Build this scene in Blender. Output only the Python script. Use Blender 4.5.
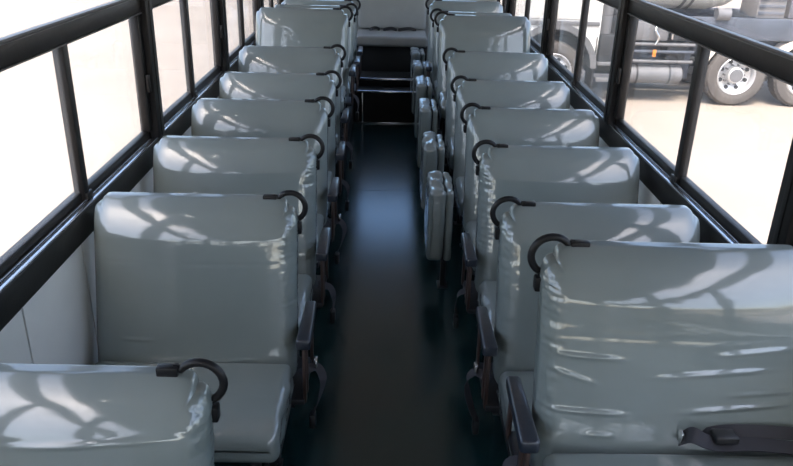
import bpy, bmesh, math, random
from mathutils import Vector, Matrix, noise

# ------------------------------------------------------------------ camera, world, sun, exposure
scene = bpy.context.scene
C = scene.collection
for o in list(bpy.data.objects):
    bpy.data.objects.remove(o)

F_PX, PITCH, YAW, ROLL, CAM_Z = 742.23, 0.41, 0.018, 0.027, 2.015
cd = bpy.data.cameras.new('camera')
cam = bpy.data.objects.new('camera', cd)
C.objects.link(cam)
cd.sensor_width = 36.0
cd.lens = F_PX * 36.0 / 793.0
cd.clip_start = 0.02
cd.clip_end = 500
fw0 = Vector((math.sin(YAW), math.cos(YAW), 0))
rt0 = Vector((math.cos(YAW), -math.sin(YAW), 0))
up0 = Vector((0, 0, 1))
fw = fw0 * math.cos(PITCH) - up0 * math.sin(PITCH)
up_ = up0 * math.cos(PITCH) + fw0 * math.sin(PITCH)
rt = rt0 * math.cos(ROLL) + up_ * math.sin(ROLL)
up = up_ * math.cos(ROLL) - rt0 * math.sin(ROLL)
M = Matrix((rt, up, -fw)).transposed().to_4x4()
M.translation = Vector((0, 0, CAM_Z))
cam.matrix_world = M
scene.camera = cam

SUN_EL, SUN_AZ = math.radians(62), math.radians(187)     # high, from behind the camera, along the bus
w = bpy.data.worlds.new('world')
scene.world = w
w.use_nodes = True
wn = w.node_tree
sky = wn.nodes.new('ShaderNodeTexSky')
sky.sky_type = 'NISHITA'
sky.sun_disc = False
sky.sun_elevation = SUN_EL
sky.sun_rotation = SUN_AZ
sky.air_density = 1.0
sky.dust_density = 4.0
bgn = wn.nodes['Background']
wn.links.new(sky.outputs[0], bgn.inputs[0])
bgn.inputs[1].default_value = 0.55

sl = bpy.data.lights.new('sun', 'SUN')
sl.energy = 3.0
sl.angle = math.radians(0.6)
sl.color = (1.0, 0.95, 0.88)
sun = bpy.data.objects.new('sun', sl)
C.objects.link(sun)
sd = Vector((math.sin(SUN_AZ) * math.cos(SUN_EL), math.cos(SUN_AZ) * math.cos(SUN_EL), math.sin(SUN_EL)))
sun.rotation_euler = sd.to_track_quat('Z', 'Y').to_euler()
sun.location = (0, -5, 12)

vs = scene.view_settings
vs.view_transform = 'Standard'
vs.look = 'None'
vs.gamma = 1.0
vs.use_curve_mapping = False
vs.exposure = 0.74

# ------------------------------------------------------------------ materials
def mat(name, col, rough=0.5, metal=0.0, coat=0.0, coat_rough=0.05, spec=0.5, var=0.0, vscale=6.0,
        bump=0.0, bscale=40.0, stretch=(1, 1, 1), bdist=0.01, col2=None):
    m = bpy.data.materials.new(name)
    m.use_nodes = True
    nt = m.node_tree
    b = nt.nodes['Principled BSDF']
    b.inputs['Base Color'].default_value = (*col, 1)
    b.inputs['Roughness'].default_value = rough
    b.inputs['Metallic'].default_value = metal
    b.inputs['Specular IOR Level'].default_value = spec
    b.inputs['Coat Weight'].default_value = coat
    b.inputs['Coat Roughness'].default_value = coat_rough
    tc = nt.nodes.new('ShaderNodeTexCoord')
    mp = nt.nodes.new('ShaderNodeMapping')
    mp.inputs['Scale'].default_value = stretch
    nt.links.new(tc.outputs['Object'], mp.inputs['Vector'])
    if var > 0 or col2:
        n = nt.nodes.new('ShaderNodeTexNoise')
        n.inputs['Scale'].default_value = vscale
        n.inputs['Detail'].default_value = 5
        nt.links.new(mp.outputs[0], n.inputs['Vector'])
        r = nt.nodes.new('ShaderNodeValToRGB')
        c2 = col2 or tuple(c * (1 - var) for c in col)
        c1 = col if col2 else tuple(min(1, c * (1 + var)) for c in col)
        r.color_ramp.elements[0].position = 0.3
        r.color_ramp.elements[1].position = 0.7
        r.color_ramp.elements[0].color = (*c2, 1)
        r.color_ramp.elements[1].color = (*c1, 1)
        nt.links.new(n.outputs['Fac'], r.inputs['Fac'])
        nt.links.new(r.outputs[0], b.inputs['Base Color'])
    if bump > 0:
        n2 = nt.nodes.new('ShaderNodeTexNoise')
        n2.inputs['Scale'].default_value = bscale
        n2.inputs['Detail'].default_value = 4
        nt.links.new(mp.outputs[0], n2.inputs['Vector'])
        bp = nt.nodes.new('ShaderNodeBump')
        bp.inputs['Strength'].default_value = bump
        bp.inputs['Distance'].default_value = bdist
        nt.links.new(n2.outputs['Fac'], bp.inputs['Height'])
        nt.links.new(bp.outputs[0], b.inputs['Normal'])
        if coat > 0:
            nt.links.new(bp.outputs[0], b.inputs['Coat Normal'])
    return m

def wrapped_vinyl():
    """grey-green vinyl under a tight clear plastic cover"""
    m = mat('wrapped_vinyl', (0.188, 0.218, 0.207), rough=0.42, coat=1.0, coat_rough=0.075, spec=0.5, var=0.05, vscale=4)
    nt = m.node_tree
    b = nt.nodes['Principled BSDF']
    b.inputs['Coat IOR'].default_value = 1.8          # two faces of the film and the vinyl under it
    tc = nt.nodes.new('ShaderNodeTexCoord')
    hs = []
    for sc, st, amt in ((3.0, (0.55, 1.0, 1.2), 1.0), (9, (0.4, 1, 2.0), 0.25)):
        mp = nt.nodes.new('ShaderNodeMapping')
        mp.inputs['Scale'].default_value = st
        nt.links.new(tc.outputs['Object'], mp.inputs['Vector'])
        n = nt.nodes.new('ShaderNodeTexNoise')
        n.inputs['Scale'].default_value = sc
        n.inputs['Detail'].default_value = 2
        n.inputs['Distortion'].default_value = 0.6
        nt.links.new(mp.outputs[0], n.inputs['Vector'])
        mu = nt.nodes.new('ShaderNodeMath')
        mu.operation = 'MULTIPLY'
        mu.inputs[1].default_value = amt
        nt.links.new(n.outputs['Fac'], mu.inputs[0])
        hs.append(mu)
    ad = nt.nodes.new('ShaderNodeMath')
    nt.links.new(hs[0].outputs[0], ad.inputs[0])
    nt.links.new(hs[1].outputs[0], ad.inputs[1])
    bp = nt.nodes.new('ShaderNodeBump')
    bp.inputs['Strength'].default_value = 0.20
    bp.inputs['Distance'].default_value = 0.03
    nt.links.new(ad.outputs[0], bp.inputs['Height'])
    nt.links.new(bp.outputs[0], b.inputs['Coat Normal'])
    return m

def glass_mat(name, tint=0.95, refl=1.0, rgb=(1, 1, 0.995)):
    m = bpy.data.materials.new(name)
    m.use_nodes = True
    nt = m.node_tree
    nt.nodes.remove(nt.nodes['Principled BSDF'])
    out = nt.nodes['Material Output']
    tr = nt.nodes.new('ShaderNodeBsdfTransparent')
    tr.inputs[0].default_value = (tint * rgb[0], tint * rgb[1], tint * rgb[2], 1)
    gl = nt.nodes.new('ShaderNodeBsdfGlossy')
    gl.inputs['Roughness'].default_value = 0.02
    lw = nt.nodes.new('ShaderNodeLayerWeight')          # Schlick reflection of a thin pane, same from both faces
    lw.inputs['Blend'].default_value = 0.5
    pw = nt.nodes.new('ShaderNodeMath')
    pw.operation = 'POWER'
    pw.inputs[1].default_value = 5.0
    nt.links.new(lw.outputs['Facing'], pw.inputs[0])
    fr = nt.nodes.new('ShaderNodeMapRange')
    fr.inputs['To Min'].default_value = 0.04
    fr.inputs['To Max'].default_value = 0.95
    nt.links.new(pw.outputs[0], fr.inputs['Value'])
    mx = nt.nodes.new('ShaderNodeMixShader')
    nt.links.new(fr.outputs[0], mx.inputs[0])
    nt.links.new(tr.outputs[0], mx.inputs[1])
    nt.links.new(gl.outputs[0], mx.inputs[2])
    # a pale film mixed into the pane as painted reflection haze
    df = nt.nodes.new('ShaderNodeBsdfDiffuse')
    df.inputs[0].default_value = (0.75, 0.74, 0.72, 1)
    tl = nt.nodes.new('ShaderNodeBsdfTranslucent')
    tl.inputs[0].default_value = (0.75, 0.74, 0.72, 1)
    md = nt.nodes.new('ShaderNodeMixShader')
    md.inputs[0].default_value = 0.5
    nt.links.new(df.outputs[0], md.inputs[1])
    nt.links.new(tl.outputs[0], md.inputs[2])
    m2 = nt.nodes.new('ShaderNodeMixShader')
    n = nt.nodes.new('ShaderNodeTexNoise')
    n.inputs['Scale'].default_value = 3
    tc = nt.nodes.new('ShaderNodeTexCoord')
    nt.links.new(tc.outputs['Object'], n.inputs['Vector'])
    mr = nt.nodes.new('ShaderNodeMapRange')
    mr.inputs['To Min'].default_value = 0.03 * refl
    mr.inputs['To Max'].default_value = 0.11 * refl
    nt.links.new(n.outputs['Fac'], mr.inputs['Value'])
    nt.links.new(mr.outputs[0], m2.inputs[0])
    nt.links.new(mx.outputs[0], m2.inputs[1])
    nt.links.new(md.outputs[0], m2.inputs[2])
    nt.links.new(m2.outputs[0], out.inputs['Surface'])
    return m

VINYL = wrapped_vinyl()
BLACKPAINT = mat('black_painted_steel', (0.010, 0.009, 0.009), rough=0.42, spec=0.35, var=0.3, vscale=9, bump=0.05)
GASKET = mat('grey_gasket', (0.16, 0.16, 0.17), rough=0.4)  # lighter grey puts the highlight lines of the transom edges into the strips
ALU = mat('aluminium_track', (0.75, 0.78, 0.84), rough=0.2, metal=1.0, bump=0.05, bscale=60)
WALLWHITE = mat('white_wall_panel', (0.82, 0.80, 0.75), rough=0.45, var=0.04, vscale=4)
SEAM = mat('dark_seam', (0.03, 0.03, 0.03), rough=0.7)
RUBBER = mat('black_rubber_grip', (0.009, 0.009, 0.010), rough=0.4, spec=0.35, bump=0.1, bscale=120, bdist=0.002)
PADBLUE = mat('wrapped_armrest_pad', (0.016, 0.021, 0.032), rough=0.35, coat=0.7, coat_rough=0.12, bump=0.15, bscale=25)
BROWNBAR = mat('brown_steel_bar', (0.055, 0.034, 0.028), rough=0.45, metal=0.2, var=0.25, vscale=14)
LEGSTEEL = mat('dark_leg_steel', (0.02, 0.02, 0.022), rough=0.45, metal=0.3)
BELT = mat('grey_belt_webbing', (0.034, 0.033, 0.039), rough=0.75, bump=0.3, bscale=260, bdist=0.001)
BUCKLE = mat('black_buckle', (0.012, 0.012, 0.013), rough=0.4)
CHROME = mat('chrome_tongue', (0.75, 0.75, 0.75), rough=0.18, metal=1.0)
FLOORM = mat('dark_green_vinyl_floor', (0.006, 0.036, 0.038), rough=0.19, spec=0.85, col2=(0.005, 0.018, 0.019), vscale=3, bump=0.08, bscale=90, bdist=0.003)
STEPMAT = mat('black_ribbed_step', (0.01, 0.011, 0.011), rough=0.7, bump=0.5, bscale=120, bdist=0.004)
CEILM = mat('ceiling_lining', (0.40, 0.40, 0.39), rough=0.6)
REARGREY = mat('rear_bench_vinyl', (0.28, 0.285, 0.265), rough=0.5, coat=0.5, coat_rough=0.25, var=0.08, vscale=5)
SAND = mat('pale_sand', (0.325, 0.282, 0.236), rough=0.95, spec=0.1, col2=(0.275, 0.232, 0.190), vscale=0.35, bump=0.2, bscale=3)
GLASS = glass_mat('window_glass')
GLASSR = glass_mat('hazy_window_glass', 0.93, 0.35)  # its pale film stands for the hazy reflections on the right panes
GLASSB = glass_mat('blue_tinted_rear_glass', 0.95, 0.5, (0.84, 0.93, 1.0))  # blue tint added to colour the sky's reflection on the aisle floor
TYRE = mat('dusty_tyre', (0.105, 0.095, 0.088), rough=0.9, spec=0.2, var=0.2, vscale=4)
RIM = mat('silver_rim', (0.58, 0.58, 0.58), rough=0.35, metal=0.5)
TWHITE = mat('white_truck_paint', (0.78, 0.76, 0.72), rough=0.4, var=0.05)
TBLUE = mat('blue_grey_chassis', (0.055, 0.065, 0.085), rough=0.6, var=0.2, vscale=3)
TDARK = mat('dark_truck_metal', (0.022, 0.023, 0.026), rough=0.6, var=0.2)
TGREY = mat('grey_truck_metal', (0.13, 0.13, 0.135), rough=0.55, var=0.12)
TBEIGE = mat('beige_mudguard', (0.62, 0.55, 0.46), rough=0.6, var=0.05)
TGLASS = mat('cab_glass', (0.03, 0.035, 0.04), rough=0.08)
ORANGE = mat('amber_lens', (0.6, 0.2, 0.03), rough=0.3)

# ------------------------------------------------------------------ helpers
def obj(name, bm, m, parent=None, loc=(0, 0, 0), smooth=True, recalc=True):
    if recalc:
        bmesh.ops.recalc_face_normals(bm, faces=bm.faces)
    me = bpy.data.meshes.new(name)
    bm.to_mesh(me)
    bm.free()
    if smooth:
        me.shade_smooth()
        try:
            me.set_sharp_from_angle(angle=math.radians(38))
        except Exception:
            pass
    me.materials.append(m)
    o = bpy.data.objects.new(name, me)
    C.objects.link(o)
    o.location = loc
    if parent:
        o.parent = parent
    return o

def empty(name, loc=(0, 0, 0)):
    o = bpy.data.objects.new(name, None)
    o.empty_display_size = 0.1
    C.objects.link(o)
    o.location = loc
    return o

def tag(o, label, cat, group=None):
    o['label'] = label
    o['category'] = cat
    if group:
        o['group'] = group
    return o

def struct(o, label=None):
    o['kind'] = 'structure'
    if label:
        o['label'] = label
    return o

def add_box(bm, x0, x1, y0, y1, z0, z1, bev=0.0, seg=2):
    r = bmesh.ops.create_cube(bm, size=1.0)
    vs_ = r['verts']
    for v in vs_:
        v.co = Vector(((x0 + x1) / 2 + v.co.x * (x1 - x0), (y0 + y1) / 2 + v.co.y * (y1 - y0), (z0 + z1) / 2 + v.co.z * (z1 - z0)))
    if bev > 0:
        es = list({e for v in vs_ for e in v.link_edges})
        bmesh.ops.bevel(bm, geom=es, offset=bev, segments=seg, profile=0.5, affect='EDGES')
    return bm

def box(x0, x1, y0, y1, z0, z1, bev=0.0, seg=2):
    return add_box(bmesh.new(), min(x0, x1), max(x0, x1), y0, y1, z0, z1, bev, seg)

def add_tube(bm, pts, r, n=10, caps=True, flat=1.0):
    pts = [Vector(p) for p in pts]
    rings = []
    prev = None
    for i, p in enumerate(pts):
        t = (pts[min(i + 1, len(pts) - 1)] - pts[max(i - 1, 0)]).normalized()
        a = prev if prev else (Vector((0, 1, 0)) if abs(t.y) < 0.9 else Vector((1, 0, 0)))
        a = (a - t * a.dot(t)).normalized()
        prev = a
        b = t.cross(a)
        rr = r[i] if isinstance(r, (list, tuple)) else r
        rings.append([bm.verts.new(p + (a * math.cos(2 * math.pi * k / n) + b * math.sin(2 * math.pi * k / n) * flat) * rr) for k in range(n)])
    for i in range(len(rings) - 1):
        for k in range(n):
            bm.faces.new((rings[i][k], rings[i][(k + 1) % n], rings[i + 1][(k + 1) % n], rings[i + 1][k]))
    if caps:
        bm.faces.new(rings[0])
        bm.faces.new(list(reversed(rings[-1])))
    return bm

def tube(pts, r, n=10, caps=True, flat=1.0):
    return add_tube(bmesh.new(), pts, r, n, caps, flat)

def catmull(pts, k=6):
    P = [Vector(p) for p in pts]
    P = [P[0] * 2 - P[1]] + P + [P[-1] * 2 - P[-2]]
    out = []
    for i in range(1, len(P) - 2):
        for j in range(k):
            t = j / k
            out.append(0.5 * ((2 * P[i]) + (P[i + 1] - P[i - 1]) * t + (2 * P[i - 1] - 5 * P[i] + 4 * P[i + 1] - P[i + 2]) * t * t
                              + (3 * P[i] - P[i - 1] - 3 * P[i + 1] + P[i + 2]) * t ** 3))
    out.append(P[-2])
    return out

def ribbon(pts, wdirs, width, th=0.002, k=6):
    """a flat strap following pts, its width along wdirs (one vector, or one for each point)"""
    c = catmull(pts, k)
    if isinstance(wdirs[0], (int, float)):
        wd = [Vector(wdirs)] * len(c)
    else:
        wd = catmull(wdirs, k)
    bm = bmesh.new()
    rings = []
    for i, p in enumerate(c):
        t = (c[min(i + 1, len(c) - 1)] - c[max(i - 1, 0)]).normalized()
        a = wd[i]
        a = (a - t * a.dot(t)).normalized()
        n = t.cross(a).normalized()
        rings.append([bm.verts.new(p + a * sx * width / 2 + n * sz * th / 2) for sx, sz in ((-1, -1), (1, -1), (1, 1), (-1, 1))])
    for i in range(len(rings) - 1):
        for q in range(4):
            bm.faces.new((rings[i][q], rings[i][(q + 1) % 4], rings[i + 1][(q + 1) % 4], rings[i + 1][q]))
    bm.faces.new(rings[0])
    bm.faces.new(list(reversed(rings[-1])))
    return bm

def coords(h, r, k, n):
    """grid lines on one axis: dense over the rounded ends, even between"""
    a = [-h + r * (1 - math.tan(math.pi / 4 * (1 - i / k))) for i in range(k)]
    b = [-(h - r) + 2 * (h - r) * i / n for i in range(n + 1)]
    return a + b + [-v for v in reversed(a)]

def rounded_grid(hx, hy, hz, r, k, nx, ny, nz, warp):
    """box with rounded edges on a fine grid; warp(p, n) moves every vertex"""
    bm = bmesh.new()
    X, Y, Z = coords(hx, r, k, nx), coords(hy, r, k, ny), coords(hz, r, k, nz)
    cache = {}
    def vert(x, y, z):
        key = (round(x, 5), round(y, 5), round(z, 5))
        v = cache.get(key)
        if v:
            return v
        p = Vector((x, y, z))
        inn = Vector((max(-hx + r, min(hx - r, x)), max(-hy + r, min(hy - r, y)), max(-hz + r, min(hz - r, z))))
        d = p - inn
        n = d.normalized() if d.length > 1e-9 else Vector((0, 0, 0))
        p = inn + n * r
        v = bm.verts.new(warp(p, n))
        cache[key] = v
        return v
    def face(A, B, f):
        for i in range(len(A) - 1):
            for j in range(len(B) - 1):
                q = [vert(*f(A[i], B[j])), vert(*f(A[i + 1], B[j])), vert(*f(A[i + 1], B[j + 1])), vert(*f(A[i], B[j + 1]))]
                try:
                    bm.faces.new(q)
                except ValueError:
                    pass
    for s in (-1, 1):
        face(X, Z, lambda a, b: (a, s * hy, b))
        face(Y, Z, lambda a, b: (s * hx, a, b))
        face(X, Y, lambda a, b: (a, b, s * hz))
    return bm

# ------------------------------------------------------------------ the setting
XL, XR = -1.097, 1.199              # inner faces of the two side walls
Y0, Y1 = -2.6, 8.75                 # front and back of the cabin
ZC = 2.14

flo = struct(obj('floor', box(XL - 0.06, XR + 0.06, Y0, 8.72, -0.08, -0.006), SEAM, smooth=False))
for a, b in ((Y0, 1.48), (1.486, 5.46), (5.466, 7.48)):
    obj('floor_sheet', box(XL, XR, a, b, -0.006, 0.0), FLOORM, flo, smooth=False)
# raised rear deck: a step in the aisle and low platforms under the rear rows
stp = obj('rear_step', box(-0.34, 0.42, 7.485, 8.72, 0.0, 0.325), STEPMAT, flo, smooth=False)
obj('step_nosing', box(-0.34, 0.42, 7.462, 7.50, 0.312, 0.336, 0.006), ALU, stp)
obj('step_edge_strip', box(-0.34, 0.42, 7.455, 7.484, 0.0, 0.012, 0.003), ALU, stp)
obj('step_side_strip', box(-0.258, -0.242, 7.468, 7.484, 0.012, 0.312, 0.003), ALU, stp)
obj('upper_tread', box(-0.34, 0.42, 7.72, 8.72, 0.325, 0.41, 0.01), STEPMAT, stp)
obj('upper_nosing', box(-0.34, 0.42, 7.70, 7.74, 0.385, 0.416, 0.01), ALU, stp)
for x0, x1 in ((XL, -0.345), (0.425, XR)):
    obj('side_platform', box(x0, x1, 5.75, 8.72, 0.0, 0.19), STEPMAT, flo, smooth=False)

cei = struct(obj('ceiling', box(XL - 0.06, XR + 0.06, Y0, 8.8, ZC, ZC + 0.05), CEILM, smooth=False))
for i in range(7):
    yy = -1.2 + i * 1.55
    obj('ceiling_rib', box(XL, XR, yy - 0.03, yy + 0.03, ZC - 0.022, ZC, 0.008), CEILM, cei)

def side_wall(name, X, s, seams, posts, mullions, wname, glass):
    """s = +1: cabin lies towards +x of this wall"""
    def bx(a, b, y0, y1, z0, z1, bev=0.0):          # a, b: distance from the wall face towards the cabin
        return box(X + s * a, X + s * b, y0, y1, z0, z1, bev)
    wall = struct(obj(name, bx(-0.065, -0.012, Y0, 8.8, -0.35, 0.90), SEAM, smooth=False))
    for i in range(len(seams) - 1):
        obj('wall_panel', bx(-0.012, 0.002, seams[i] + 0.005, seams[i + 1] - 0.005, 0.09, 0.90, 0.002), WALLWHITE, wall)
    obj('kick_strip', bx(-0.012, 0.012, Y0, 8.7, 0.0, 0.088, 0.003), BLACKPAINT, wall)
    rail = obj('sill_rail', bx(-0.065, 0.020, Y0, 8.75, 0.895, 0.996, 0.005), BLACKPAINT, wall)
    obj('slide_track', bx(-0.006, 0.014, Y0, 8.7, 0.990, 1.001, 0.002), ALU, rail)
    obj('slide_track', bx(-0.018, -0.010, Y0, 8.7, 0.990, 1.004, 0.001), ALU, rail)
    obj('roof_rail', bx(-0.065, 0.02, Y0, 8.75, 2.0, ZC, 0.01), BLACKPAINT, wall)
    tr = obj('transom_rail', bx(-0.05, 0.0, Y0, 8.75, 1.572, 1.642, 0.006), BLACKPAINT, wall)
    obj('gasket', bx(-0.036, 0.003, Y0, 8.7, 1.636, 1.640), GASKET, tr)
    obj('gasket', bx(-0.02, 0.002, Y0, 8.7, 1.642, 1.650), GASKET, tr)
    obj('gasket', bx(-0.03, 0.002, Y0, 8.7, 1.567, 1.572), GASKET, tr)
    for y in posts:
        p = obj('post', bx(-0.065, 0.022, y - 0.05, y + 0.05, 0.99, 2.0, 0.008), BLACKPAINT, wall)
        obj('post_channel', bx(0.02, 0.026, y - 0.012, y + 0.012, 1.0, 2.0, 0.002), BLACKPAINT, p)
    edges = [Y0] + list(posts) + [8.70]
    for i in range(len(edges) - 1):
        a, b = edges[i] + 0.05, edges[i + 1] - 0.05
        ms = [m for m in mullions if a < m < b]
        mm = ms[0] if ms else (a + b) / 2
        wi = empty('%s%d' % (wname[0], wname[1] + i), (X, (a + b) / 2, 1.0))
        struct(wi)
        def bw(d0, d1, y0, y1, z0, z1, bev=0.004):
            return box(s * d0, s * d1, y0 - (a + b) / 2, y1 - (a + b) / 2, z0 - 1.0, z1 - 1.0, bev)
        obj('bottom_frame', bw(-0.055, -0.022, a, b, 0.99, 1.033), BLACKPAINT, wi)
        obj('stile', bw(-0.045, -0.006, b - 0.042, b, 1.036, 1.572), BLACKPAINT, wi)
        obj('stile', bw(-0.050, -0.02, a, a + 0.03, 1.036, 1.572), BLACKPAINT, wi)
        la = obj('latch', bw(-0.006, 0.012, b - 0.032, b - 0.01, 1.22, 1.30, 0.004), BLACKPAINT, wi)
        obj('mullion', bw(-0.048, -0.008, mm - 0.022, mm + 0.022, 1.003, 1.572), BLACKPAINT, wi)
        obj('mullion_foot', bw(-0.03, 0.002, mm - 0.02, mm + 0.03, 1.003, 1.03), BLACKPAINT, wi)
        obj('pane', bw(-0.030, -0.026, a + 0.02, mm, 1.03, 1.575, 0), glass, wi, smooth=False)
        obj('pane', bw(-0.042, -0.038, mm, b - 0.05, 1.03, 1.575, 0), glass, wi, smooth=False)
        obj('upper_pane', bw(-0.042, -0.038, a - 0.01, b + 0.01, 1.64, 2.005, 0), glass, wi, smooth=False)
    return wall

side_wall('wall_left', XL, 1, [Y0, 0.8, 1.985, 2.46, 3.6, 4.8, 6.0, 7.2, 8.7], [0.15, 1.78, 3.47, 5.06, 6.62, 8.1],
          [2.595, 4.245, 5.85, 7.4], ('window_', 1), GLASS)
side_wall('wall_right', XR, -1, [Y0, 0.6, 1.8, 3.0, 4.2, 5.4, 6.6, 7.8, 8.7], [0.25, 2.03, 3.90, 5.78, 7.7],
          [1.1, 2.92, 4.80, 6.80], ('window_', 8), GLASSR)

# back wall with its window, front wall with the windscreen (behind the camera)
wb = struct(obj('wall_back', box(XL - 0.06, XR + 0.06, 8.74, 8.80, -0.35, 1.24), REARGREY, smooth=False))
obj('header', box(XL - 0.06, XR + 0.06, 8.74, 8.80, 1.88, ZC), REARGREY, wb, smooth=False)
for x0, x1 in ((XL - 0.06, XL + 0.2), (XR - 0.2, XR + 0.06)):
    obj('corner_pillar', box(x0, x1, 8.74, 8.80, 1.24, 1.88), REARGREY, wb, smooth=False)
wk = struct(empty('window_14', (0.05, 8.77, 1.24)))
obj('pane', box(XL + 0.15, XR - 0.25, -0.003, 0.003, -0.01, 0.65), GLASSB, wk, smooth=False)
obj('frame', box(XL + 0.14, XR - 0.24, -0.04, 0.02, -0.02, 0.03, 0.005), BLACKPAINT, wk)
wf = struct(obj('wall_front', box(XL - 0.06, XR + 0.06, Y0 - 0.06, Y0, -0.35, 1.05), WALLWHITE, smooth=False))
for x0, x1 in ((XL - 0.06, XL + 0.06), (XR - 0.06, XR + 0.06)):
    obj('front_pillar', box(x0, x1, Y0 - 0.06, Y0, 0.85, ZC), BLACKPAINT, wf, smooth=False)
obj('front_header', box(XL - 0.06, XR + 0.06, Y0 - 0.06, Y0, 1.66, ZC), BLACKPAINT, wf, smooth=False)  # unseen; set low, with the wall, to cut light through the windscreen
ww = struct(empty('window_15', (0.05, Y0 - 0.03, 0.85)))
obj('pane', box(XL, XR - 0.1, -0.003, 0.003, 0, ZC - 0.85), GLASS, ww, smooth=False)

# ground outside
bm = bmesh.new()
bmesh.ops.create_grid(bm, x_segments=60, y_segments=60, size=150)
for v in bm.verts:
    v.co.z = 0.05 * noise.noise(v.co * 0.11)
    if v.co.length < 22:
        v.co.z = 0
GZ = -0.9
struct(obj('ground', bm, SAND, loc=(0, 0, GZ)), 'pale sunlit sandy ground around the bus')

# ------------------------------------------------------------------ seats
SW = 0.727
def make_backrest(s, W, creases, seed, fine, H=0.66, th=0.125):
    nzf = 150 if creases in (CR_R0, CR_L0) or (fine and creases is CR_L1) else 100
    hx, hy, hz = W / 2, th / 2, H / 2
    rnd = random.Random(seed)
    off = Vector((rnd.uniform(-50, 50), rnd.uniform(-50, 50), rnd.uniform(-50, 50)))
    rc_w, rc_a = 0.055, 0.088
    def warp(p, n):
        x, y, z = p
        # rounded upper corners in the plane of the backrest
        rc = rc_a if x * s > 0 else rc_w
        ax, az = abs(x) - (hx - rc), z - (hz - rc)
        if ax > 0 and az > 0:
            m = max(ax, az)
            L = math.hypot(ax, az)
            nx_, nz_ = ax / L * m, az / L * m
            x = math.copysign(hx - rc + nx_, x)
            z = hz - rc + nz_
        # rolled top: the front leans back towards the top edge
        t = max(0.0, (z - (hz - 0.12)) / 0.12)
        wf_ = 0.5 - y / (2 * hy)                     # 1 on the front face, 0 on the back
        front = y < -hy * 0.2
        # padded belly and rounded sides
        ex = max(0.0, (abs(x) - (hx - 0.07)) / 0.07)
        y += wf_ * (0.050 * t ** 2.2 + 0.022 * ex * ex - 0.022 * math.cos(min(1, abs(x) / hx) * math.pi / 2) * (1 - t))
        # stitched seam across the upper third
        if front:
            y += 0.0005 * math.exp(-((z - (hz - 0.205)) / 0.007) ** 2) * (1 if abs(x) < hx - 0.05 else 0.3)
            q = Vector((x * 1.6, z * 5.0, 0)) + off
            y += 0.003 * noise.noise(q)
            for (cx, cz, ln, amp, sl) in creases:
                u = (x * s - cx) / ln
                if abs(u) < 1.4:
                    dz = (z - cz - sl * (x * s - cx) - 0.004 * math.sin(9 * x)) / 0.0065
                    y -= amp * math.exp(-dz * dz) * math.exp(-u ** 4 * 1.5)
        # crinkled cover on the aisle edge and corner
        k = max(0.0, (x * s - (hx - 0.06)) / 0.06)
        if k > 0:
            corner = math.exp(-((z - (hz - 0.06)) / 0.06) ** 2)
            q = Vector((x * 55 + z * 40 * corner, y * 50, z * 22)) + off
            a = (0.0013 + 0.0014 * corner) * (1.0 if fine else 0.35)
            d = a * (noise.noise(q) + 0.8 * noise.noise(q * 2.1)) * min(1, k * 1.5)
            x += s * d * 0.7
            y -= d * 0.8
            # fine gathers running round the edge
            g = noise.noise(Vector((x * 6, y * 6, z * 75)) + off) * (0.4 + 0.6 * abs(noise.noise(Vector((0, 0, z * 9)) + off)) * 2)
            gk = 1.0 if fine else 0.0
            y -= 0.0021 * gk * g * min(1, k * 2) * wf_
            x += s * 0.0012 * gk * g * min(1, k * 2)
            # gathered tuck below the handle
            y += 0.003 * k * math.exp(-((z - (hz - 0.17)) / 0.012) ** 2)
        # upright padding leans back a little
        yy = y + (z - hz) * 0.24
        if x * s < 0:
            x *= 1 + 0.03 * max(0.0, (hz - z) / (2 * hz))
        return Vector((x, yy, z))
    if fine:
        return rounded_grid(hx, hy, hz, 0.042, 8, 84, 5, nzf, warp)
    return rounded_grid(hx, hy, hz, 0.042, 4, 30, 3, 26, warp)

def make_cushion(s, W, seed, fine):
    hx, hy, hz = W / 2 - 0.004, 0.210, 0.065
    rnd = random.Random(seed + 99)
    off = Vector((rnd.uniform(-50, 50), rnd.uniform(-50, 50), 3.3))
    def warp(p, n):
        x, y, z = p
        if z > 0:
            z += 0.010 * (1 - (x / hx) ** 2) * (1 - (y / hy) ** 2)
            z -= 0.018 * max(0, (-y - (hy - 0.10)) / 0.10) ** 2
            q = Vector((x * 4, y * 5, 0)) + off
            z += 0.003 * noise.noise(q)
            if y < -0.02:
                z += 0.0032 * noise.noise(Vector((x * 24, y * 5, 1)) + off)
        k = max(0.0, (x * s - (hx - 0.07)) / 0.07)
        if k > 0:
            q = Vector((x * 20, y * 12, z * 20)) + off
            d = 0.006 * (noise.noise(q) + 0.5 * noise.noise(q * 2.2)) * k
            x += s * d
            z += d * 0.8
        return Vector((x, y, z))
    if fine:
        return rounded_grid(hx, hy, hz, 0.035, 4, 56, 34, 6, warp)
    return rounded_grid(hx, hy, hz, 0.035, 3, 20, 14, 3, warp)

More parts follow.
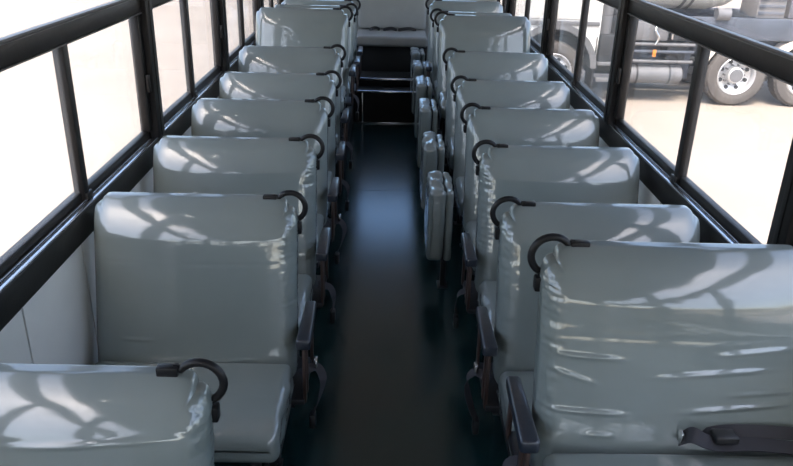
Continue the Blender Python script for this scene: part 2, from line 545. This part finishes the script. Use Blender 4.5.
def belt_parts(root, s, W, zc, style, lift):
    """lap belt ends hanging at the aisle side of the cushion"""
    xa = s * (W / 2 + 0.065)
    if style == 0:
        return
    if style == 1:
        zc -= 0.07
        pts = [(s * (W / 2 + 0.01), -0.16, zc - 0.03), (xa, -0.15, zc - 0.05), (xa + s * 0.02, -0.17, zc - 0.10), (xa + s * 0.012, -0.15, zc - 0.17)]
    else:
        zc -= 0.07
        pts = [(s * (W / 2 + 0.01), -0.16, zc - 0.03), (xa, -0.11, zc - 0.03), (xa + s * 0.03, -0.14, zc - 0.07), (xa + s * 0.01, -0.19, zc - 0.15), (xa - s * 0.01, -0.17, zc - 0.20)]
    b = obj('seat_belt', ribbon(pts, (0.3, 0.8, 0.5), 0.034, 0.0025), BELT, root)
    e = Vector(pts[-1])
    obj('belt_buckle', box(e.x - 0.012, e.x + 0.012, e.y - 0.022, e.y + 0.022, e.z - 0.065, e.z - 0.0, 0.006), BUCKLE, b)
    if style == 2:
        t = Vector(pts[1])
        obj('belt_tongue', box(t.x - 0.004, t.x + 0.008, t.y - 0.02, t.y + 0.015, t.z + 0.004, t.z + 0.038, 0.003), CHROME, b)

HANDLE_R = 0.055
def make_seat(s, W, ztop, floor_z, creases, seed, fine, belt, arm=True, lift=0.0, hraise=0.0, ringr=HANDLE_R):
    """double seat facing -y, aisle on the side s; origin under the top edge of its backrest, on the floor"""
    root = empty('bus_seat')
    zt = ztop - floor_z
    br = obj('backrest', make_backrest(s, W, creases, seed, fine), VINYL, root, (0, -0.005, zt - 0.33))
    zc = zt - 0.545 + lift                                # cushion top
    obj('cushion', make_cushion(s, W, seed, fine), VINYL, root, (0, -0.428, zc - 0.07))
    # grab handle over the aisle corner: flat pad on the top edge, bow, flat pad on the side
    cx, cz = s * (W / 2 - 0.028), zt - 0.036 + hraise
    yh = 0.012
    a0, a1 = math.radians(140), math.radians(-70)
    pts = []
    for i in range(17):
        a = a0 + (a1 - a0) * i / 16
        pts.append((cx + s * math.cos(a) * ringr * 1.0, yh, cz + math.sin(a) * ringr))
    first = (cx - s * 0.060, yh, zt + 0.004 + hraise)
    last = (s * (W / 2 + 0.006), yh - 0.012, cz - 0.070)
    allp = [first] + pts + [last]
    gh = obj('grab_handle', tube(allp, [0.008] + [0.0105] * 17 + [0.008], 12), RUBBER, root)
    obj('handle_foot', box(cx - s * 0.098, cx - s * 0.046, yh - 0.016, yh + 0.012, zt - 0.010, zt + 0.010 + hraise, 0.005), RUBBER, gh)
    obj('handle_foot', box(s * (W / 2 - 0.012), s * (W / 2 + 0.014), yh - 0.028, yh + 0.004, cz - 0.098, cz - 0.056, 0.005), RUBBER, gh)
    # armrest on the aisle side
    xa = s * (W / 2 + 0.038)
    za = zc - lift + 0.112
    if arm:
        bm = box(xa - 0.021, xa + 0.021, -0.27, 0.03, za - 0.042, za, 0.009, 3)
        for v in bm.verts:
            if v.co.y < -0.2:
                v.co.x += (v.co.x - xa) * 0.25
        ar = obj('armrest', bm, PADBLUE, root)
        for yb in (-0.245, -0.185):
            obj('armrest_bar', box(xa - 0.006, xa + 0.006, yb - 0.016, yb + 0.016, zc - 0.16, za - 0.036, 0.003), BROWNBAR, ar)
        obj('armrest_bar', box(xa - 0.006, xa + 0.006, 0.0, 0.03, zc - 0.16, za - 0.03, 0.003), BROWNBAR, ar)
    # under-frame and legs
    zf = zc - 0.135
    bm = bmesh.new()
    for yy in (-0.56, -0.19):
        add_box(bm, -W / 2 + 0.03, W / 2 - 0.01, yy - 0.018, yy + 0.018, zf - 0.035, zf, 0.004)
    for xx in (-W / 2 + 0.03, W / 2 - 0.03):
        add_box(bm, xx - 0.018, xx + 0.018, -0.58, -0.17, zf - 0.034, zf - 0.002, 0.004)
    if arm:
        add_box(bm, min(xa - s * 0.08, xa), max(xa - s * 0.08, xa), -0.27, 0.02, zf - 0.03, zf - 0.005, 0.004)
    obj('seat_frame', bm, LEGSTEEL, root)
    for xx in (s * (W / 2 - 0.10), -s * (W / 2 - 0.06)):
        for yy in (-0.53, -0.20):
            l = obj('leg', box(xx - 0.017, xx + 0.017, yy - 0.017, yy + 0.017, 0.006, zf - 0.03, 0.004), LEGSTEEL, root)
            obj('foot_plate', box(xx - 0.035, xx + 0.035, yy - 0.03, yy + 0.03, 0.0, 0.007, 0.002), LEGSTEEL, l)
    belt_parts(root, s, W, zc, belt, 0)
    return root

# wrinkles of the plastic cover: (x towards the aisle, z, half length, height, slope)
CR_R0 = [(0.25, 0.075, 0.10, 0.0040, 0.02), (0.24, -0.075, 0.11, 0.0045, 0.0), (0.20, -0.135, 0.04, 0.004, 0.0),
         (-0.10, 0.035, 0.16, 0.0045, -0.05), (-0.20, 0.09, 0.10, 0.004, -0.08), (-0.16, -0.06, 0.14, 0.0055, -0.06),
         (-0.13, -0.14, 0.09, 0.0055, 0.03), (-0.12, -0.175, 0.09, 0.004, 0.05), (0.28, 0.02, 0.06, 0.003, 0.25), (-0.24, -0.02, 0.1, 0.004, -0.06)]
CR_L1 = [(-0.18, -0.24, 0.07, 0.003, 0.02), (0.12, -0.23, 0.1, 0.003, 0.03), (-0.2, -0.15, 0.06, 0.002, 0.0), (0.02, -0.27, 0.2, 0.003, 0.0)]
CR_R1 = [(0.1, -0.1, 0.1, 0.003, 0.02), (-0.1, -0.2, 0.12, 0.003, 0.0)]
CR_L0 = [(0.05, 0.215, 0.20, 0.004, 0.02), (-0.1, 0.1, 0.2, 0.003, 0.0)]

rowsL = [(1.46, 1.008, -1.045, -0.400), (2.524, 1.045, -1.050, -0.318), (3.238, 1.053, -1.045, -0.314), (3.952, 1.058, -1.048, -0.318), (4.666, 1.058, -1.05, -0.322),
         (5.38, 1.102, -1.060, -0.334), (6.09, 1.286, -1.046, -0.316), (6.80, 1.228, -1.030, -0.306), (7.50, 1.198, -1.045, -0.308)]
rowsR = [(1.80, 1.206, 0.425, 1.150), (2.498, 1.049, 0.421, 1.145), (3.212, 1.051, 0.425, 1.146), (3.926, 1.048, 0.434, 1.150), (4.64, 1.049, 0.434, 1.150),
         (5.354, 1.102, 0.426, 1.145), (6.07, 1.266, 0.400, 1.128), (6.78, 1.204, 0.402, 1.115), (7.50, 1.223, 0.391, 1.110)]
LBL = {
 ('L', 0): 'grey-green plastic-wrapped bus seat cut off at the bottom left corner',
 ('L', 1): 'grey-green bus seat left of aisle, whole backrest in view, beside the white wall panels',
 ('L', 2): 'grey-green wrapped bus seat left of aisle, directly behind the fully visible left seat',
 ('L', 3): 'grey-green wrapped bus seat, fourth from the front in the left row',
 ('L', 4): 'grey-green wrapped bus seat, fifth from the front in the left row',
 ('L', 5): 'grey-green wrapped bus seat left of aisle, last before the raised rear seats',
 ('L', 6): 'raised tall bus seat left of aisle, front one of the three raised left rear seats',
 ('L', 7): 'raised bus seat left of aisle, middle one of the three left rear seats, mostly hidden',
 ('L', 8): 'rearmost bus seat left of aisle, its top cut off by the upper frame edge',
 ('R', 0): 'large creased plastic-wrapped bus seat at bottom right with seat belt on its cushion',
 ('R', 1): 'grey-green wrapped bus seat right of aisle, directly behind the large nearest right seat',
 ('R', 2): 'grey-green wrapped bus seat, third from the front in the right row',
 ('R', 3): 'grey-green wrapped bus seat, fourth from the front in the right row',
 ('R', 4): 'grey-green wrapped bus seat, fifth from the front in the right row',
 ('R', 5): 'grey-green wrapped bus seat right of aisle, last before the raised rear seats',
 ('R', 6): 'raised tall bus seat right of aisle with bright window reflections, front of three raised',
 ('R', 7): 'raised bus seat right of aisle, middle one of the three right rear seats, mostly hidden',
 ('R', 8): 'rearmost bus seat right of aisle, beside the grey rear bench backrest',
}
for side, rows, s in (('L', rowsL, 1), ('R', rowsR, -1)):
    for i, (Y, zt, xa, xb) in enumerate(rows):
        cr = {('L', 0): CR_L0, ('L', 1): CR_L1, ('R', 0): CR_R0, ('R', 1): CR_R1}.get((side, i), CR_R1 if i % 2 else CR_L1)
        fz = 0.19 if i >= 6 else 0.0
        bl = [1, 2, 1, 2, 1, 1, 1, 0, 0][i] if s > 0 or i < 3 else 0
        st = make_seat(s, xb - xa, zt, fz, cr, i * 7 + (0 if s > 0 else 3), i <= 2, bl, s > 0 or i < 3 or i == 7, 0.058 if (side, i) == ('R', 0) else 0.0, 0.009 if (side, i) == ('L', 0) else 0.0)
        st.location = ((xa + xb) / 2, Y, fz)
        tag(st, LBL[(side, i)], 'seat', 'bus seats left of the aisle' if s > 0 else 'bus seats right of the aisle')
        if side == 'R' and i == 0:
            R0 = st

# belt lying across the nearest right cushion
zc0 = 1.206 - 0.545 + 0.058
def strap(pts, wd, width, name='seat_belt', m=BELT, par=R0):
    pts = [(p[0] - R0.location.x, p[1] - R0.location.y, p[2]) for p in pts]
    return obj(name, ribbon(pts, wd, width, 0.003), m, par)
zb = zc0 + 0.022
b1 = strap([(0.80, 1.590, zb + 0.002), (0.815, 1.565, zb + 0.034), (0.85, 1.550, zb + 0.026), (0.895, 1.560, zb + 0.010), (0.97, 1.565, zb + 0.008), (1.06, 1.555, zb + 0.008), (1.14, 1.545, zb + 0.004)],
           [(0.5, 0.6, 0.6), (0.3, 0.8, 0.5), (0.1, 0.9, 0.35), (0, 1, 0.3), (0, 1, 0.25), (0, 1, 0.2), (0, 1, 0.2)], 0.045)
b2 = strap([(0.845, 1.600, zb + 0.0), (0.90, 1.597, zb + 0.020), (0.97, 1.595, zb + 0.026), (1.05, 1.597, zb + 0.022), (1.13, 1.600, zb + 0.014)],
           [(0, 0.6, 0.8), (0, 0.5, 0.8), (0, 0.6, 0.8), (0, 0.7, 0.7), (0, 0.8, 0.6)], 0.034)
bb = obj('belt_buckle', box(-0.032, 0.032, -0.022, 0.022, -0.010, 0.012, 0.006, 3), BUCKLE, b1, (0.905 - R0.location.x, 1.570 - R0.location.y, zb + 0.026))
obj('belt_tongue', box(0.792 - R0.location.x, 0.800 - R0.location.x, 1.570 - R0.location.y, 1.595 - R0.location.y, zb - 0.004, zb + 0.03, 0.003), CHROME, b1)

# ------------------------------------------------------------------ folded jump seats at the right edge of the aisle
def slab(x0, x1, y0, y1, z0, z1, r, seed):
    hx, hy, hz = (x1 - x0) / 2, (y1 - y0) / 2, (z1 - z0) / 2
    off = Vector((seed * 7.7, seed * 3.1, seed))
    def warp(p, n):
        x, y, z = p
        q = Vector((x * 14, y * 14, z * 9)) + off
        d = 0.0035 * noise.noise(q) + 0.002 * noise.noise(q * 2.4)
        e = 1.0 + (1.5 if z > hz - 0.06 else 0)
        return Vector((x + n.x * d * e, y + n.y * d * e + d * (1 if abs(y) > hy - 0.03 else 0), z + n.z * d * e))
    return rounded_grid(hx, hy, hz, r, 3, 6, 14, 22, warp)

JL = ['nearest folded jump seat standing upright on the right edge of the aisle', 'second nearest folded jump seat in the aisle',
      'third nearest folded jump seat in the aisle', 'fourth nearest folded jump seat in the aisle',
      'fifth folded jump seat in the aisle, second from the rear step', 'farthest folded jump seat, right beside the rear step']
for i, (yf, zt) in enumerate(((3.70, 0.655), (4.44, 0.675), (5.24, 0.715), (6.02, 0.725), (6.83, 0.715), (7.50, 0.72))):
    r = empty('jump_seat', (0.30, yf, 0.0))
    x0 = 0.0
    zb_ = 0.245 + (zt - 0.655) * 0.3
    h = zt - zb_
    a = obj('seat_pad', slab(-0.045, 0.045, -0.19, 0.19, -h / 2, h / 2, 0.028, i + 1), VINYL, r, (-0.020, 0.17, zb_ + h / 2))
    b = obj('back_pad', slab(-0.021, 0.021, -0.17, 0.17, -h / 2, h / 2, 0.018, i + 11), VINYL, r, (0.050, 0.18, zb_ + h / 2 - 0.012))
    obj('piping', tube([(-0.048, -0.035 + 0.016, zb_ + 0.05), (-0.048, -0.035 + 0.016, zt - 0.05)], 0.004, 6), VINYL, a).location = (0.020, -0.17, -(zb_ + h / 2))
    obj('hinge_bracket', box(0.02, 0.068, 0.06, 0.30, zb_ - 0.02, zb_ + 0.05, 0.006), LEGSTEEL, r)
    l = obj('leg', box(0.03, 0.06, 0.16, 0.20, 0.006, zb_ - 0.01, 0.004), LEGSTEEL, r)
    obj('foot_plate', box(0.015, 0.075, 0.13, 0.23, 0.0, 0.007, 0.002), LEGSTEEL, l)
    tag(r, JL[i], 'jump seat', 'folded jump seats along the aisle')

# ------------------------------------------------------------------ rear bench
rb = empty('rear_bench', (0.04, 8.05, 0.41))
obj('base_panel', box(-0.38, 0.38, 0.03, 0.60, 0.0, 0.27, 0.004), STEPMAT, rb)
obj('cushion', rounded_grid(0.38, 0.28, 0.055, 0.03, 4, 24, 16, 3, lambda p, n: Vector((p.x, p.y, p.z + (0.004 * noise.noise(Vector((p.x * 5, p.y * 5, 2))) if p.z > 0 else 0)))),
    REARGREY, rb, (0, 0.25, 0.325))
obj('backrest', rounded_grid(0.38, 0.05, 0.22, 0.04, 4, 20, 3, 20, lambda p, n: Vector((p.x, p.y + 0.10 * (p.z + 0.22) + 0.003 * noise.noise(p * 5), p.z))),
    REARGREY, rb, (0, 0.50, 0.60))
for x, y, wv in ((-0.19, 0.40, 0.055), (-0.02, 0.39, 0.075), (0.17, 0.40, 0.10)):  # dark straps stand for belts and the shadowed gap behind the cushion
    sb = obj('seat_belt', ribbon([(x - wv, y, 0.388), (x - wv * 0.4, y - 0.015, 0.402), (x + wv * 0.3, y, 0.405), (x + wv, y + 0.005, 0.388)], (0, 0.8, 0.5), 0.045, 0.004), BUCKLE, rb)
tag(rb, 'grey rear bench seat across the end of the aisle above dark steps', 'bench')

# ------------------------------------------------------------------ the truck parked outside on the right
def truck():
    OX, OY = 4.6, 13.4
    t = empty('truck', (OX, OY, GZ))
    def L(x0, x1, y0, y1, z0, z1, bev=0.02):
        return box(x0 - OX, x1 - OX, y0 - OY, y1 - OY, z0, z1, bev)
    def wheel(X, Yo, Rr, front):
        wl = empty('wheel', (X - OX, Yo - OY, Rr))
        wl.parent = t
        # tyre: lathe about y
        prof = [(0.62, 0.0), (0.66, -0.015), (0.80, -0.02), (0.93, -0.005), (0.985, 0.03), (1.0, 0.07), (1.0, 0.24), (0.97, 0.29), (0.80, 0.31), (0.62, 0.30)]
        def lathe(pr, n=40):
            bm = bmesh.new()
            rings = [[bm.verts.new((Rr * r_ * math.cos(2 * math.pi * k / n), y, Rr * r_ * math.sin(2 * math.pi * k / n))) for k in range(n)] for r_, y in pr]
            for a in range(len(rings) - 1):
                for k in range(n):
                    bm.faces.new((rings[a][k], rings[a][(k + 1) % n], rings[a + 1][(k + 1) % n], rings[a + 1][k]))
            return bm
        ty = lathe(prof)
        obj('tyre', ty, TYRE, wl)
        # tread lugs
        bm = bmesh.new()
        for k in range(44):
            a = 2 * math.pi * k / 44
            add_box(bm, -0.018, 0.018, 0.02, 0.27, Rr * 0.985, Rr * 1.012)
            for v in bm.verts[-8:]:
                c = v.co.copy()
                v.co = Vector((c.x * math.cos(a) + c.z * math.sin(a), c.y, -c.x * math.sin(a) + c.z * math.cos(a)))
            bm.verts.ensure_lookup_table()
        obj('tread', bm, TYRE, wl, smooth=False)
        if front:
            rp = [(0.64, -0.005), (0.61, -0.02), (0.57, 0.0), (0.54, 0.05), (0.42, 0.02), (0.27, -0.02), (0.24, -0.06), (0.0, -0.065)]
        else:
            rp = [(0.64, -0.005), (0.61, -0.02), (0.57, 0.01), (0.54, 0.10), (0.40, 0.14), (0.27, 0.15), (0.26, 0.02), (0.20, 0.0), (0.0, -0.005)]
        rim = obj('rim', lathe(rp), RIM, wl)
        yh = 0.03 if front else 0.125
        for k in range(8):
            a = 2 * math.pi * (k + 0.5) / 8
            cx, cz = Rr * 0.45 * math.cos(a), Rr * 0.45 * math.sin(a)
            obj('hand_hole', tube([(cx, yh - 0.02, cz), (cx, yh + 0.03, cz)], 0.034, 10), TDARK, rim)
        for k in range(10):
            a = 2 * math.pi * k / 10
            cx, cz = Rr * 0.33 * math.cos(a), Rr * 0.33 * math.sin(a)
            obj('wheel_nut', tube([(cx, yh - 0.06, cz), (cx, yh + 0.02, cz)], 0.014, 6), TGREY, rim)
        hub = obj('hub', tube([(0, yh - 0.13, 0), (0, yh + 0.02, 0)], 0.11, 16), TGREY, wl)
    wheel(2.75, 12.40, 0.50, True)
    wheel(5.85, 12.42, 0.51, False)
    wheel(7.02, 12.42, 0.51, False)
    wheel(2.75, 14.2, 0.50, True)
    wheel(5.85, 14.2, 0.51, False)
    wheel(7.02, 14.2, 0.51, False)
    # axles and chassis
    for X in (2.75, 5.85, 7.02):
        obj('axle', tube([(X - OX, 12.6 - OY, 0.5), (X - OX, 14.3 - OY, 0.5)], 0.08, 12), TDARK, t)
    for Y in (12.95, 13.85):
        obj('chassis_rail', L(2.0, 8.6, Y - 0.05, Y + 0.05, 0.78, 1.03), TBLUE, t)
    for X in (3.7, 4.4, 5.2, 6.4, 7.7):
        obj('cross_member', L(X - 0.05, X + 0.05, 12.9, 13.9, 0.82, 1.0), TDARK, t)
    # cab with a wheel arch cut in its side
    bm = bmesh.new()
    poly = [(1.35, 0.55), (1.95, 0.55)]
    for k in range(0, 13):
        a = math.pi - math.pi * k / 12
        poly.append((2.75 + 0.70 * math.cos(a), 0.62 + 0.66 * math.sin(a)))
    poly += [(3.47, 1.22), (3.47, 2.95), (1.75, 2.95), (1.35, 1.9)]
    A = [bm.verts.new((x - OX, 12.45 - OY, z)) for x, z in poly]
    B = [bm.verts.new((x - OX, 14.6 - OY, z)) for x, z in poly]
    bm.faces.new(A)
    bm.faces.new(list(reversed(B)))
    for i in range(len(poly)):
        j = (i + 1) % len(poly)
        bm.faces.new((A[i], B[i], B[j], A[j]))
    cab = obj('cab', bm, TWHITE, t)
    d = obj('cab_door', L(2.0, 3.2, 12.425, 12.455, 1.36, 2.85, 0.02), TWHITE, cab)
    obj('door_window', L(2.1, 3.1, 12.415, 12.43, 2.0, 2.75, 0.02), TGLASS, cab)
    obj('sill_band', L(2.05, 3.45, 12.42, 12.46, 1.26, 1.33, 0.01), TGREY, cab)
    obj('headlamp', L(1.32, 1.37, 12.6, 12.95, 0.75, 0.95, 0.01), CHROME, cab)
    # arch trim
    bm = bmesh.new()
    rings = []
    for k in range(19):
        a = math.pi * (1 - k / 18)
        rr = []
        for dr, y in ((0.0, 12.40), (0.10, 12.40), (0.10, 12.85), (0.0, 12.85)):
            rr.append(bm.verts.new((2.75 - OX + (0.62 + dr) * math.cos(a), y - OY, 0.58 + (0.62 + dr) * math.sin(a))))
        rings.append(rr)
    for i in range(18):
        for q in range(4):
            bm.faces.new((rings[i][q], rings[i][(q + 1) % 4], rings[i + 1][(q + 1) % 4], rings[i + 1][q]))
    bm.faces.new(rings[0]); bm.faces.new(list(reversed(rings[-1])))
    obj('wheel_arch', bm, TGREY, cab)
    # behind the cab
    obj('battery_box', L(3.52, 3.86, 12.55, 12.9, 0.62, 1.12, 0.03), TDARK, t)
    obj('intake_stack', tube([(3.62 - OX, 12.7 - OY, 1.1), (3.62 - OX, 12.7 - OY, 2.7)], 0.10, 16), TGREY, t)
    obj('exhaust_stack', tube([(3.80 - OX, 12.85 - OY, 0.9), (3.80 - OX, 12.85 - OY, 2.9)], 0.07, 14), TDARK, t)
    obj('step_frame', L(3.50, 3.90, 12.45, 12.60, 0.35, 0.42, 0.01), TGREY, t)
    obj('step_frame', L(3.50, 3.90, 12.45, 12.60, 0.62, 0.67, 0.01), TGREY, t)
    obj('mudflap', L(3.42, 3.46, 12.45, 12.85, 0.25, 1.1, 0.008), TDARK, t)
    # tanks and pipes along the side
    tk = obj('air_tank', tube([(3.98 - OX, 12.62 - OY, 0.47), (4.03 - OX, 12.62 - OY, 0.47), (4.95 - OX, 12.62 - OY, 0.47), (5.0 - OX, 12.62 - OY, 0.47)], [0.08, 0.155, 0.155, 0.08], 20), TGREY, t)
    for X in (4.2, 4.75):
        obj('tank_strap', tube([(X - 0.015 - OX, 12.62 - OY, 0.47), (X + 0.015 - OX, 12.62 - OY, 0.47)], 0.162, 20), TDARK, tk)
    obj('tool_box', L(3.95, 4.62, 12.50, 12.85, 1.04, 1.34, 0.02), TGREY, t)
    obj('valve_box', L(4.66, 4.98, 12.55, 12.85, 0.72, 1.02, 0.02), TDARK, t)
    for z, m in ((0.98, TGREY), (0.86, TBLUE), (0.70, TGREY)):
        obj('side_pipe', tube([(3.9 - OX, 12.52 - OY, z), (5.1 - OX, 12.52 - OY, z)], 0.028, 8), m, t)
    obj('air_hose', tube(catmull([(4.42 - OX, 12.48 - OY, 1.32), (4.38 - OX, 12.44 - OY, 1.22), (4.45 - OX, 12.44 - OY, 1.10), (4.42 - OX, 12.46 - OY, 0.98)]), 0.02, 8), CHROME, t)
    obj('air_hose', tube(catmull([(4.60 - OX, 12.48 - OY, 1.30), (4.66 - OX, 12.44 - OY, 1.20), (4.68 - OX, 12.46 - OY, 1.08)]), 0.018, 8), CHROME, t)
    obj('tail_lamp', L(4.40, 4.46, 12.47, 12.50, 0.78, 0.90, 0.008), ORANGE, t)
    # dark parts added to fill the shade of the underside
    obj('gearbox', L(3.55, 4.5, 13.1, 13.7, 0.38, 0.95, 0.06), TDARK, t)
    obj('drive_shaft', tube([(4.5 - OX, 13.4 - OY, 0.62), (5.85 - OX, 13.4 - OY, 0.55)], 0.09, 12), TDARK, t)
    obj('fuel_tank', L(3.65, 5.15, 13.72, 14.35, 0.22, 0.92, 0.12), TDARK, t)
    obj('leaf_spring', L(5.3, 7.6, 12.86, 12.94, 0.58, 0.74, 0.02), TDARK, t)
    obj('side_guard', L(3.95, 5.2, 12.86, 12.90, 0.36, 0.80, 0.015), TBLUE, t)
    obj('hydraulic_tank', L(4.68, 5.18, 12.5, 12.85, 1.04, 1.40, 0.04), TDARK, t)
    obj('rear_cabinet', L(6.62, 8.4, 12.66, 14.1, 1.42, 1.9, 0.03), TBLUE, t)
    # sub-frame and white tank body
    obj('sub_frame', L(3.95, 8.5, 12.62, 12.76, 1.06, 1.42, 0.02), TBLUE, t)
    obj('sub_frame', L(3.95, 8.5, 14.0, 14.14, 1.06, 1.42, 0.02), TBLUE, t)
    bt = obj('tank_body', tube([(3.75 - OX, 13.4 - OY, 2.25), (3.9 - OX, 13.4 - OY, 2.25), (5.55 - OX, 13.4 - OY, 2.25), (5.98 - OX, 13.4 - OY, 2.02)], [0.6, 0.78, 0.78, 0.56], 36), TWHITE, t)
    for X in (4.95, 5.08):
        obj('tank_strap', tube([(X - 0.02 - OX, 13.4 - OY, 2.25), (X + 0.02 - OX, 13.4 - OY, 2.25)], 0.795, 36), TGREY, bt)
    obj('pump', tube([(5.40 - OX, 12.62 - OY, 1.48), (5.62 - OX, 12.62 - OY, 1.48)], 0.10, 14), TGREY, t)
    obj('louvre_box', L(6.08, 6.55, 12.65, 13.3, 1.42, 1.95, 0.02), TGREY, t)
    for k in range(4):
        obj('louvre', L(6.10, 6.53, 12.63, 12.66, 1.48 + 0.11 * k, 1.53 + 0.11 * k, 0.008), TBLUE, t)
    obj('ladder_frame', tube([(6.2 - OX, 12.7 - OY, 2.0), (7.4 - OX, 12.7 - OY, 1.44)], 0.04, 10), TBEIGE, t)
    # mudguards over the rear pair
    for X in (5.85, 7.02):
        bm = bmesh.new()
        rings = []
        for k in range(13):
            a = math.radians(165 - 150 * k / 12)
            rings.append([bm.verts.new((X - OX + rr * math.cos(a), y - OY, 0.52 + rr * math.sin(a))) for rr, y in ((0.57, 12.40), (0.60, 12.40), (0.60, 12.85), (0.57, 12.85))])
        for i in range(12):
            for q in range(4):
                bm.faces.new((rings[i][q], rings[i][(q + 1) % 4], rings[i + 1][(q + 1) % 4], rings[i + 1][q]))
        bm.faces.new(rings[0]); bm.faces.new(list(reversed(rings[-1])))
        obj('mudguard', bm, TBEIGE, t)
    tag(t, 'white and blue-grey heavy truck parked outside the right windows', 'truck')
truck()
